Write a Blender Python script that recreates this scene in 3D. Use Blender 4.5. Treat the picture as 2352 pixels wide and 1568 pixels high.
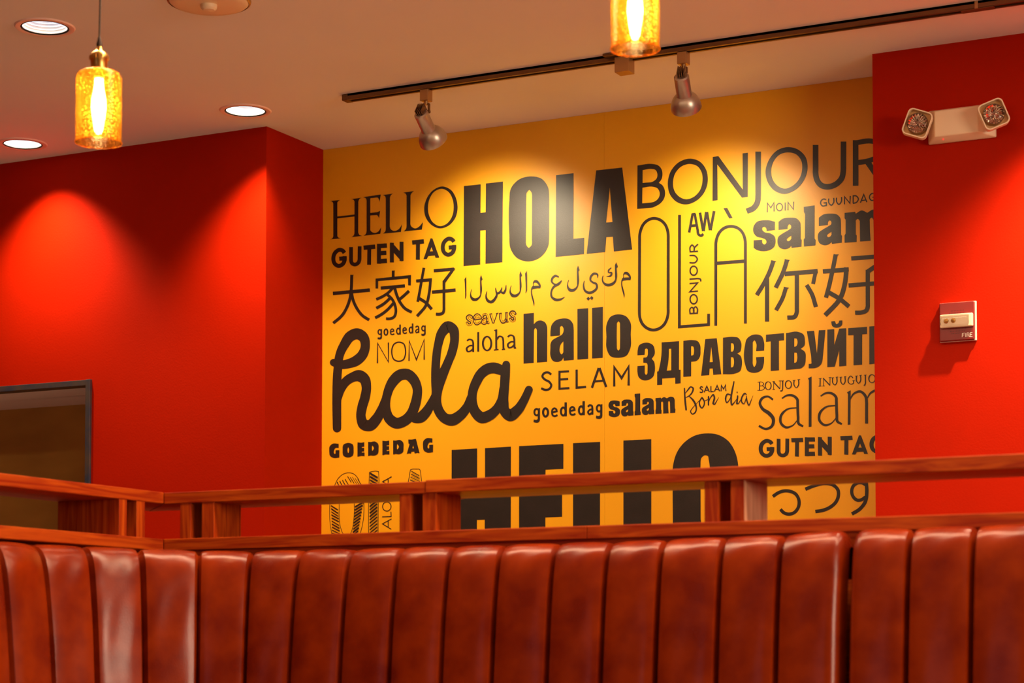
import bpy, bmesh, math, random
from mathutils import Vector, Matrix
from mathutils.geometry import tessellate_polygon
PI = math.pi
for o in list(bpy.data.objects): bpy.data.objects.remove(o)
SC = bpy.context.scene; COL = SC.collection
# ---------------------------------------------------------------- camera (71 mm lens with a rising front), metres, floor at z = 0
F, YAW, PIT, ROL, CY = 4633.1, .472281, .0445527, .0005697, 1297.23
FW = Vector((-math.sin(YAW)*math.cos(PIT), math.cos(YAW)*math.cos(PIT), math.sin(PIT)))
_r = Vector((math.cos(YAW), math.sin(YAW), 0)); _u = _r.cross(FW)
RT = _r*math.cos(ROL)+_u*math.sin(ROL); UP = _u*math.cos(ROL)-_r*math.sin(ROL)
EYE = Vector((0, 0, 1.0))
def ray(x, y): return FW+RT*((x-1176)/F)-UP*((y-CY)/F)
def onY(x, y, Y): return EYE+ray(x, y)*(Y/ray(x, y).y)
cam = bpy.data.cameras.new('camera'); co = bpy.data.objects.new('camera', cam); COL.objects.link(co); SC.camera = co
co.matrix_world = Matrix(((RT.x, UP.x, -FW.x, EYE.x), (RT.y, UP.y, -FW.y, EYE.y), (RT.z, UP.z, -FW.z, EYE.z), (0, 0, 0, 1)))
cam.sensor_width = 36; cam.sensor_fit = 'HORIZONTAL'; cam.lens = F/2352*36; cam.shift_y = (CY-784)/2352
cam.clip_start = .1; cam.clip_end = 60
cam.dof.use_dof = True; cam.dof.focus_distance = 6.9; cam.dof.aperture_fstop = 4.5
# ---------------------------------------------------------------- light of the room
SC.view_settings.view_transform = 'Standard'; SC.view_settings.look = 'None'
SC.view_settings.gamma = 1; SC.view_settings.use_curve_mapping = False; SC.view_settings.exposure = .12
SC.cycles.max_bounces = 8; SC.cycles.transparent_max_bounces = 12
SC.cycles.sample_clamp_indirect = 6; SC.cycles.use_denoising = True
w = bpy.data.worlds.new('room_air'); SC.world = w; w.use_nodes = True
w.node_tree.nodes['Background'].inputs[0].default_value = (1, .62, .42, 1); w.node_tree.nodes['Background'].inputs[1].default_value = .045
WARM = (1, .68, .42)
def light(kind, name, loc, energy, col=WARM, aim=None, **k):
    l = bpy.data.lights.new(name, kind); l.energy = energy; l.color = col
    for a, v in k.items(): setattr(l, a, v)
    o = bpy.data.objects.new(name, l); o.location = loc; COL.objects.link(o)
    d = (Vector(aim) if aim else Vector(loc)-Vector((0, 0, 1)))-Vector(loc)
    o.rotation_euler = d.to_track_quat('-Z', 'Y').to_euler(); return o
# shop window behind the photographer, ceiling lights nearer to him, an added strip over the seats
light('AREA', 'shop_window', (-2.6, -2.6, 1.5), 4, (.72, .8, 1), (-2.5, 4, 1.2), shape='RECTANGLE', size=1.6, size_y=1.2)
light('AREA', 'side_window', (5.2, 1.6, 2.25), 230, (1, .76, .54), (-1.5, 4.6, 1.9), shape='RECTANGLE', size=2.4, size_y=1.5)
light('AREA', 'linear_ceiling_lamp', (-1.75, 3.98, 2.9), 85, WARM, None, shape='RECTANGLE', size=3.6, size_y=.22)  # added strip without a fixture, for the highlight along the leather tops
for lx, ly, e in ((-3.08, 4.86, 6), (-2.05, 4.86, 12), (-1.02, 4.86, 34), (0, 4.86, 46), (0, 3.84, 36), (1.2, 2.2, 40)):
    light('SPOT', 'ceiling_spot', (lx, ly, 2.9), e, WARM, None, spot_size=2.6, spot_blend=.8, shadow_soft_size=.06)
CANS = [(-4.113, 4.855, 30), (-4.109, 5.939, 140), (-5.137, 5.943, 140), (-1.13, 5.94, 520), (-5.14, 4.86, 26)]
TRACK = [((-3.365, 5.94), (1150, 625), 54), ((-2.418, 5.94), (1640, 630), 54)]
MURY = 6.542; ZC = 2.95
# ---------------------------------------------------------------- helpers
def newbm(): return bmesh.new()
def tagit(o, label=None, cat=None, group=None, kind=None):
    for k, v in (('label', label), ('category', cat), ('group', group), ('kind', kind)):
        if v: o[k] = v
    return o
def obj(name, bm, mat=None, parent=None, smooth=False, **t):
    me = bpy.data.meshes.new(name)
    if isinstance(bm, tuple): me.from_pydata(*bm)
    else: bmesh.ops.recalc_face_normals(bm, faces=bm.faces); bm.to_mesh(me); bm.free()
    if mat: me.materials.append(mat)
    if smooth:
        me.polygons.foreach_set('use_smooth', [True]*len(me.polygons))
        me.set_sharp_from_angle(angle=math.radians(38))
    me.update()
    o = bpy.data.objects.new(name, me); COL.objects.link(o)
    if parent: o.parent = parent
    return tagit(o, **t)
def empty(name, loc, label, cat, group=None, rot=None):
    o = bpy.data.objects.new(name, None); o.location = loc; COL.objects.link(o); o.empty_display_size = .05
    if rot: o.rotation_euler = rot
    return tagit(o, label, cat, group)
def box(bm, a, b, bev=0, seg=2):
    g = bmesh.ops.create_cube(bm, size=1)['verts']
    for v in g: v.co = Vector([(a[i]+b[i])/2+v.co[i]*abs(b[i]-a[i]) for i in range(3)])
    if bev: bmesh.ops.bevel(bm, geom=list({e for v in g for e in v.link_edges}), offset=bev, segments=seg, affect='EDGES', profile=.5)
    return bm
def prism(bm, pts, z0, z1, bev=0):
    lo = [bm.verts.new((x, y, z0)) for x, y in pts]; hi = [bm.verts.new((x, y, z1)) for x, y in pts]
    bm.faces.new(lo[::-1]); bm.faces.new(hi); n = len(pts)
    for i in range(n): bm.faces.new((lo[i], lo[(i+1) % n], hi[(i+1) % n], hi[i]))
    if bev: bmesh.ops.bevel(bm, geom=list({e for v in lo+hi for e in v.link_edges}), offset=bev, segments=2, affect='EDGES', profile=.5)
    return bm
def lathe(bm, prof, n=40, M=None, caps=False):
    M = M or Matrix.Identity(4); rings = []
    for r, z in prof:
        rings.append([bm.verts.new(M @ Vector((r*math.cos(2*PI*i/n), r*math.sin(2*PI*i/n), z))) for i in range(n)])
    for a, b in zip(rings, rings[1:]):
        for i in range(n): bm.faces.new((a[i], a[(i+1) % n], b[(i+1) % n], b[i]))
    if caps: bm.faces.new(rings[0][::-1]); bm.faces.new(rings[-1])
    return bm
def tube(bm, pts, r, n=10):
    rings = []
    for i, p in enumerate(pts):
        p = Vector(p); d = (Vector(pts[min(i+1, len(pts)-1)])-Vector(pts[max(i-1, 0)])).normalized()
        u = d.orthogonal().normalized() if i == 0 else (u-d*u.dot(d)).normalized(); v = d.cross(u)
        rings.append([bm.verts.new(p+(u*math.cos(2*PI*k/n)+v*math.sin(2*PI*k/n))*r) for k in range(n)])
    for a, b in zip(rings, rings[1:]):
        for k in range(n): bm.faces.new((a[k], a[(k+1) % n], b[(k+1) % n], b[k]))
    bm.faces.new(rings[0][::-1]); bm.faces.new(rings[-1]); return bm
def mov(bm, M): bmesh.ops.transform(bm, matrix=M, verts=bm.verts); return bm
# ---------------------------------------------------------------- materials
def mat(name, col, rough=.5, metal=0, **k):
    m = bpy.data.materials.new(name); m.use_nodes = True; b = m.node_tree.nodes['Principled BSDF']
    b.inputs['Base Color'].default_value = (*col, 1); b.inputs['Roughness'].default_value = rough; b.inputs['Metallic'].default_value = metal
    for a, v in k.items():
        b.inputs[a.replace('_', ' ')].default_value = v
    return m
def nd(m, t, **k):
    n = m.node_tree.nodes.new(t)
    for a, v in k.items():
        if a in n.inputs: n.inputs[a].default_value = v
        else: setattr(n, a, v)
    return n
def noisy(m, c2, scale=6, lo=.35, hi=.65, detail=4, stretch=(1, 1, 1), bump=0, bscale=200, rough=None, dist=0, coord='Object'):
    """mix the base colour towards c2 with a noise, and add a fine relief"""
    T = m.node_tree; L = T.links; b = T.nodes['Principled BSDF']
    tc = nd(m, 'ShaderNodeTexCoord'); mp = nd(m, 'ShaderNodeMapping'); mp.inputs['Scale'].default_value = stretch
    L.new(tc.outputs[coord], mp.inputs[0])
    n = nd(m, 'ShaderNodeTexNoise', Scale=scale, Detail=detail, Distortion=dist); L.new(mp.outputs[0], n.inputs['Vector'])
    r = nd(m, 'ShaderNodeMapRange'); r.inputs[1].default_value = lo; r.inputs[2].default_value = hi; L.new(n.outputs['Fac'], r.inputs[0])
    x = nd(m, 'ShaderNodeMix', data_type='RGBA'); x.inputs[6].default_value = b.inputs['Base Color'].default_value; x.inputs[7].default_value = (*c2, 1)
    L.new(r.outputs[0], x.inputs[0]); L.new(x.outputs[2], b.inputs['Base Color'])
    if rough:
        q = nd(m, 'ShaderNodeMapRange'); q.inputs[3].default_value, q.inputs[4].default_value = rough; L.new(n.outputs['Fac'], q.inputs[0]); L.new(q.outputs[0], b.inputs['Roughness'])
    if bump:
        n2 = nd(m, 'ShaderNodeTexNoise', Scale=bscale, Detail=2); L.new(tc.outputs[coord], n2.inputs['Vector'])
        bp = nd(m, 'ShaderNodeBump', Strength=bump, Distance=.002); L.new(n2.outputs['Fac'], bp.inputs['Height']); L.new(bp.outputs[0], b.inputs['Normal'])
    return m
M = {}
M['red'] = noisy(mat('red_paint', (.38, .0102, .0001), .6, Specular_IOR_Level=.05), (.355, .0094, .0001), 3, bump=.18, bscale=160)
M['yellow'] = noisy(mat('yellow_wallcovering', (.78, .365, .003), .44), (.76, .35, .003), 2, bump=.10, bscale=420)
M['ink'] = noisy(mat('black_print', (.012, .008, .006), .45), (.016, .010, .008), 20, bump=.12, bscale=300)
M['ceiling'] = noisy(mat('ceiling_paint', (.88, .86, .90), .85, Specular_IOR_Level=.2), (.85, .83, .87), 1.5, bump=.06, bscale=260)
M['floor'] = noisy(mat('floor_tile', (.36, .30, .25), .5), (.30, .25, .20), 5)
M['leather'] = noisy(mat('red_brown_leather', (.25, .024, .0006), .26, Specular_IOR_Level=.34), (.15, .009, .0003), 11, .38, .68, detail=5, bump=.12, bscale=330, rough=(.22, .30))
M['leather_dark'] = mat('seam_shadow_leather', (.16, .014, .004), .5)
def wood(name, c, c2, axis):
    st = [19, 19, 19]; st[axis] = 1.3
    m = mat(name, c, .42, Specular_IOR_Level=.3); noisy(m, c2, 2.2, .33, .64, 5, st, bump=.05, bscale=150, dist=2.2); return m
M['woodX'] = wood('stained_pine', (.50, .080, .004), (.27, .019, .001), 0)
M['woodY'] = wood('stained_pine_across', (.50, .080, .004), (.27, .019, .001), 1)
M['woodZ'] = wood('stained_pine_upright', (.50, .080, .004), (.28, .021, .001), 2)
M['pale'] = wood('bare_pine', (.62, .36, .22), (.44, .23, .13), 2)
M['bronze'] = noisy(mat('bronze_metal', (.22, .125, .06), .38, .85), (.18, .10, .05), 8)
M['gold'] = mat('champagne_metal', (.50, .30, .13), .42, .7)
M['black'] = mat('black_void', (.006, .005, .004), .6)
M['steel'] = noisy(mat('brushed_nickel', (.56, .49, .42), .36, .85), (.48, .41, .35), 30, stretch=(1, 1, .1))
M['frame'] = noisy(mat('dark_steel_frame', (.07, .095, .17), .35, .7), (.15, .13, .12), 14)  # steel with the blue of a reflection put into its base colour
M['hood'] = noisy(mat('kitchen_steel', (.60, .38, .08), .42, .12), (.40, .24, .05), 1.4, stretch=(1, 1, 2.5), bump=.06, bscale=40)
M['cream'] = mat('cream_plastic', (.86, .70, .48), .45)
M['clear'] = mat('clear_lens', (.95, .95, .95), .04, 0, Transmission_Weight=1.0, IOR=1.25)
M['chrome'] = noisy(mat('faceted_reflector', (.85, .78, .68), .10, 1), (.6, .5, .4), 90)
M['can'] = noisy(mat('reflector_cone', (.80, .86, .98), .35, .6), (.60, .66, .78), 60, stretch=(.02, .02, 1))
M['trim'] = mat('trim_ring', (.92, .66, .60), .5)
M['firered'] = mat('alarm_red_plastic', (.17, .004, .003), .4)
M['white'] = mat('white_print', (.82, .74, .66), .5)
M['brass'] = mat('aged_brass', (.62, .36, .10), .3, 1)
M['cord'] = mat('brown_cord', (.03, .012, .006), .7)
M['led'] = mat('red_lamp', (.7, .01, .01), .3, 0, Emission_Color=(1, .02, .02, 1), Emission_Strength=1.5)
def emis(name, col, s):
    m = bpy.data.materials.new(name); m.use_nodes = True; T = m.node_tree; T.nodes.remove(T.nodes['Principled BSDF'])
    e = nd(m, 'ShaderNodeEmission', Color=(*col, 1), Strength=s); T.links.new(e.outputs[0], T.nodes['Material Output'].inputs[0]); return m
M['bulb'] = emis('glowing_bulb', (1, .74, .40), 60)
M['lamp'] = emis('lamp_face', (1, .86, .72), 16)
def amber():
    m = bpy.data.materials.new('seeded_amber_glass'); m.use_nodes = True; T = m.node_tree; L = T.links; T.nodes.remove(T.nodes['Principled BSDF'])
    tr = nd(m, 'ShaderNodeBsdfTransparent', Color=(1, .60, .13, 1)); tl = nd(m, 'ShaderNodeBsdfTranslucent', Color=(1, .36, .02, 1))
    gl = nd(m, 'ShaderNodeBsdfGlossy', Color=(1, .8, .5, 1), Roughness=.08)
    tc = nd(m, 'ShaderNodeTexCoord'); n = nd(m, 'ShaderNodeTexNoise', Scale=150, Detail=3, Roughness=.6); L.new(tc.outputs['Object'], n.inputs['Vector'])
    vo = nd(m, 'ShaderNodeTexVoronoi', Scale=250, Randomness=1); L.new(tc.outputs['Object'], vo.inputs['Vector'])
    n3 = nd(m, 'ShaderNodeTexNoise', Scale=14, Detail=2); L.new(tc.outputs['Object'], n3.inputs['Vector'])
    ad = nd(m, 'ShaderNodeMath', operation='SUBTRACT'); L.new(n3.outputs['Fac'], ad.inputs[0]); L.new(vo.outputs['Distance'], ad.inputs[1])
    r = nd(m, 'ShaderNodeMapRange'); r.inputs[1].default_value = .08; r.inputs[2].default_value = .40; r.inputs[3].default_value = .08; r.inputs[4].default_value = .92; L.new(ad.outputs[0], r.inputs[0])
    m1 = nd(m, 'ShaderNodeMixShader'); L.new(r.outputs[0], m1.inputs[0]); L.new(tr.outputs[0], m1.inputs[1]); L.new(tl.outputs[0], m1.inputs[2])
    lw = nd(m, 'ShaderNodeLayerWeight', Blend=.25); bp = nd(m, 'ShaderNodeBump', Strength=.6, Distance=.002); L.new(n.outputs['Fac'], bp.inputs['Height']); L.new(bp.outputs[0], gl.inputs['Normal'])
    m2 = nd(m, 'ShaderNodeMixShader'); L.new(lw.outputs['Fresnel'], m2.inputs[0]); L.new(m1.outputs[0], m2.inputs[1]); L.new(gl.outputs[0], m2.inputs[2])
    L.new(m2.outputs[0], T.nodes['Material Output'].inputs[0]); return m
M['amber'] = amber()
# ---------------------------------------------------------------- lettering
# one line = one shape, in the coordinates of a close-up of the wall (origin, scale):
# F outline | hole ..., S width[,height][,flags] centreline, E cx,cy rx,ry width[,height]
# a point "x,y" is a corner, "x,y~" lies on a smooth curve, ":w" is the brush width there; flags: c round ends, z closed, i inline
def catmull(P, closed=False, n=6):
    """smooth curve through the points, tangents weighted by the spacing"""
    out = []; m = len(P)
    if m < 3: return list(P)
    def g(i): return P[i % m] if closed else P[max(0, min(m-1, i))]
    def tan(a, b, c):
        t0, t1 = math.dist(a[:2], b[:2]), math.dist(b[:2], c[:2])
        if t0 < 1e-9 or t1 < 1e-9: t = t0+t1 or 1; return [(c[j]-a[j])/t for j in range(3)]
        return [((c[j]-b[j])/t1*t0+(b[j]-a[j])/t0*t1)/(t0+t1) for j in range(3)]
    for i in range(m if closed else m-1):
        a, b, c, d = g(i-1), g(i), g(i+1), g(i+2)
        h = math.dist(b[:2], c[:2]); u, v = tan(a, b, c), tan(b, c, d)
        for k in range(n):
            t = k/n; t2, t3 = t*t, t**3
            out.append(tuple((2*t3-3*t2+1)*b[j]+(t3-2*t2+t)*h*u[j]+(3*t2-2*t3)*c[j]+(t3-t2)*h*v[j] for j in range(3)))
    if not closed: out.append(P[-1])
    return out
def relax(pts, closed):
    """a long straight run next to a curve stays straight: helper points near its smooth ends"""
    n = len(pts); out = []
    for i in range(n):
        out.append(pts[i])
        if i == n-1 and not closed: break
        p, q = pts[i], pts[(i+1) % n]; d = math.dist(p[:2], q[:2])
        prev = math.dist(pts[i-1][:2], p[:2]) if (i > 0 or closed) and p[3] else 1e9
        nxt = math.dist(q[:2], pts[(i+2) % n][:2]) if (i < n-2 or closed) and q[3] else 1e9
        def at(t): return tuple(p[j]+(q[j]-p[j])*t for j in range(3))+(True,)
        if d > 2.6*prev: out.append(at(.5*prev/d))
        if d > 2.6*nxt: out.append(at(1-.5*nxt/d))
    return out
def parse(txt, w=0.0):
    pts = []
    for tok in txt.split():
        wid = w
        if ':' in tok:
            tok, ws = tok.split(':'); wid = float(ws)
        sm = tok.endswith('~'); tok = tok.rstrip('~')
        x, y = tok.split(',')
        pts.append((float(x), float(y), wid, sm))
    return pts
def path(txt, w=0.0, closed=False):
    pts = relax(parse(txt, w), closed)
    if closed and all(p[3] for p in pts): return catmull([p[:3] for p in pts], True)
    if closed:
        k = next(i for i, p in enumerate(pts) if not p[3])
        pts = pts[k:]+pts[:k]+[pts[k]]
    out = []; i = 0
    while i < len(pts)-1:
        j = i+1
        while j < len(pts)-1 and pts[j][3]: j += 1
        run = [p[:3] for p in pts[i:j+1]]
        seg = catmull(run) if len(run) > 2 else run
        out += seg[:-1]; i = j
    if not closed: out.append(pts[-1][:3])
    return out
def ribbon(P, ph=None, closed=False, off=0.0, cap=False):
    """left and right edges of a stroke with an upright elliptical pen"""
    n = len(P); A = []; B = []
    for i in range(n):
        p = P[i]; a = P[(i-1) % n] if (closed or i > 0) else None; b = P[(i+1) % n] if (closed or i < n-1) else None
        def nrm(u, v):
            dx, dy = v[0]-u[0], v[1]-u[1]; l = math.hypot(dx, dy) or 1e-9
            return (-dy/l, dx/l)
        n1 = nrm(a, p) if a else None; n2 = nrm(p, b) if b else None
        n1 = n1 or n2; n2 = n2 or n1
        mx, my = n1[0]+n2[0], n1[1]+n2[1]; l = math.hypot(mx, my) or 1e-9
        mx, my = mx/l, my/l
        k = 1/max(.42, mx*n1[0]+my*n1[1])
        w = p[2]; h = ph if ph else w
        hw = .5*math.hypot(w*n1[0], h*n1[1])*k
        A.append((p[0]+mx*(hw+off), p[1]+my*(hw+off))); B.append((p[0]-mx*(hw-off), p[1]-my*(hw-off)))
    return A, B
class Print:
    def __init__(s): s.v = []; s.f = []; s.n = 0
    def tri(s, pts, faces, f):
        b = len(s.v); s.n += 1
        for i, p in enumerate(pts): s.v.append(onY(*f(p), MURY-.0012-.00004*(s.n+(i % (len(pts)//2 or 1))/len(pts))))
        s.f += [tuple(b+i for i in t) for t in faces]
    def fill(s, loops, f):
        vl = [[Vector((p[0], p[1], 0)) for p in L] for L in loops]
        t = tessellate_polygon(vl); s.tri([p for L in loops for p in L], t, f)
    def stroke(s, P, f, ph=None, closed=False, cap=False, inline=0):
        if inline:
            A, B = ribbon(P, ph, closed)
            for E, e in ((A, inline*1.5), (B, inline*.6)): s.stroke([(x, y, e) for x, y in E], f)
            for q in (0, -1): s.stroke([(*A[q], inline), (*B[q], inline)], f)
            return
        A, B = ribbon(P, ph, closed); n = len(P)
        pts = A+B; m = n if closed else n-1
        s.tri(pts, [(i, (i+1) % n, n+(i+1) % n, n+i) for i in range(m)], f)
        if cap:
            for q in (P[0], P[-1]):
                r = q[2]/2
                c = [(q[0]+r*math.cos(a*PI/8), q[1]+r*math.sin(a*PI/8)) for a in range(16)]
                s.tri(c, [tuple(range(16))], f)
    def add(s, text, org, tf=None):
        ox, oy, sc = org
        for line in text.strip().splitlines():
            line = line.strip()
            if not line: continue
            dx = dy = 0.0; sx = sy = 1.0
            if line[0] == '@':
                h, line = line.split(' ', 1); v = [float(q) for q in h[1:].split(',')]; dx, dy = v[:2]
            def f(p, dx=dx, dy=dy):
                x, y = ox+(p[0]+dx)/sc, oy+(p[1]+dy)/sc
                return tf(x, y) if tf else (x, y)
            k, rest = line[0], line[1:].strip()
            if k == 'F':
                s.fill([[p[:2] for p in path(L, 0, True)] for L in rest.split('|')], f)
            elif k == 'S':
                par, pts = rest.split(' ', 1); par = par.split(',')
                w = float(par[0]); ph = None; fl = ''
                for q in par[1:]:
                    if q[0].isdigit(): ph = float(q)
                    else: fl += q
                s.stroke(path(pts, w, 'z' in fl), f, ph, 'z' in fl, 'c' in fl, w*.40 if 'i' in fl else 0)
            elif k == 'E':
                c, r, par = rest.split(); cx, cy = map(float, c.split(',')); rx, ry = map(float, r.split(',')); par = [float(q) for q in par.split(',')]
                w = par[0]; h = par[-1]
                P = [(cx+(rx-w/2)*math.cos(a*PI/18), cy+(ry-h/2)*math.sin(a*PI/18), w) for a in range(36)]
                s.stroke(P, f, h if h != w else None, True)
def word(label, org, text, tf=None, more=None):
    p = Print(); p.add(text, org, tf)
    if more: p.add(more[1], more[0])
    return finish_word(p, label)

R1 = (740, 400, 6.533); R2 = (1040, 370, 5.345); R3 = (1440, 310, 7.84); R4 = (1700, 300, 7.127); R5 = (740, 590, 6.909)
R6 = (1040, 590, 5.345); R7 = (1440, 460, 4.9); R8 = (1700, 450, 4.9); S1 = (740, 700, 4.704); S2 = (1190, 690, 5.407)
S3 = (1380, 740, 6.533); S4 = (1710, 730, 4.6125); S5 = (740, 990, 6.272); S6 = (1000, 980, 5.88); S7 = (1380, 980, 5.88); S8 = (1700, 1040, 6.918)
GUTEN = """
S60 335,1180 312,1150~ 265,1133~ 205,1165~ 168,1250~ 192,1345~ 245,1375~ 305,1350~ 337,1290~ 340,1228
S62 368,1260 256,1267
S56 433,1092 433,1290~ 450,1338~ 492,1354~ 540,1330~ 560,1275~ 562,1080
S66 622,1102 796,1086
S58 708,1100 704,1357
S60 852,1042 852,1342
S66 823,1078 972,1069
S64 823,1187 963,1178
S68 823,1308 972,1297
S60 1046,1028 1046,1322
S60 1191,1012 1191,1300
F 1018,1026 1050,1026 1195,1190 1221,1300 1190,1306 1040,1140
S66 1350,1025 1527,1007
S60 1438,1030 1436,1282
F 1625,962 1655,962 1758,1250 1700,1252 1690,1218 1592,1227 1572,1270 1520,1272 | 1640,1092 1664,1155 1617,1158
@1642,-168 S60 335,1180 312,1150~ 265,1133~ 205,1165~ 168,1250~ 192,1345~ 245,1375~ 305,1350~ 337,1290~ 340,1228
@1642,-168 S62 368,1260 256,1267
"""
GOEDE = """
E 231,1385 41,52 24
F 272,1332 272,1475 266,1498~ 245,1514~ 192,1510 194,1475 225,1480~ 243,1470~ 246,1340
E 341,1388 44,64 27
S23 422,1388 480,1374 474,1350~ 452,1337~ 430,1350~ 422,1390~ 434,1428~ 460,1434~ 490,1420
E 561,1377 42,62 25
S29 591,1263 591,1436
@222,-17 S23 422,1388 480,1374 474,1350~ 452,1337~ 430,1350~ 422,1390~ 434,1428~ 460,1434~ 490,1420
@223,-15 E 561,1377 42,62 25
@223,-15 S29 591,1263 591,1436
S24 866,1318 890,1298~ 915,1306~ 923,1335 923,1415
S22 922,1348~ 886,1358~ 868,1385~ 885,1410~ 918,1392
@775,-48 E 231,1385 41,52 24
@775,-48 F 272,1332 272,1475 266,1498~ 245,1514~ 192,1510 194,1475 225,1480~ 243,1470~ 246,1340
"""
SALA = """
F 392,290 390,382 297,393 293,365~ 275,347~ 252,355~ 250,380~ 275,405~ 340,420~ 388,455~ 399,510~ 380,575~ 320,612~ 250,620~ 185,605~ 152,583 152,498 248,492 252,530~ 272,545~ 293,530~ 290,495~ 250,473~ 185,455~ 150,410~ 150,345~ 190,290~ 270,272~ 340,275~
F 432,290 480,255~ 560,243~ 640,255~ 675,295~ 681,350 682,480 693,495 690,570 580,583 575,562 540,590~ 490,598~ 440,575~ 420,520~ 430,460~ 480,420~ 540,385~ 572,360~ 570,330~ 552,318~ 535,340~ 533,370 432,382 | 575,447 545,465~ 525,490~ 535,507~ 560,500~ 575,480
F 715,122 838,105 838,478 850,495 848,555 717,568 715,490 728,470 730,205 717,180
@453,-45 F 432,290 480,255~ 560,243~ 640,255~ 675,295~ 681,350 682,480 693,495 690,570 580,583 575,562 540,590~ 490,598~ 440,575~ 420,520~ 430,460~ 480,420~ 540,385~ 572,360~ 570,330~ 552,318~ 535,340~ 533,370 432,382 | 575,447 545,465~ 525,490~ 535,507~ 560,500~ 575,480
"""
SLABM = "F 820,1137 900,1130 905,1145 950,1121~ 992,1140 1040,1115~ 1090,1125~ 1109,1165~ 1112,1290 1121,1300 1118,1355 1042,1360 1038,1200~ 1025,1180~ 1010,1195~ 1012,1290 1017,1362 937,1366 935,1205~ 920,1187~ 905,1200~ 905,1310 912,1318 910,1368 820,1372 820,1315 828,1300 828,1190 820,1180"
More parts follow.
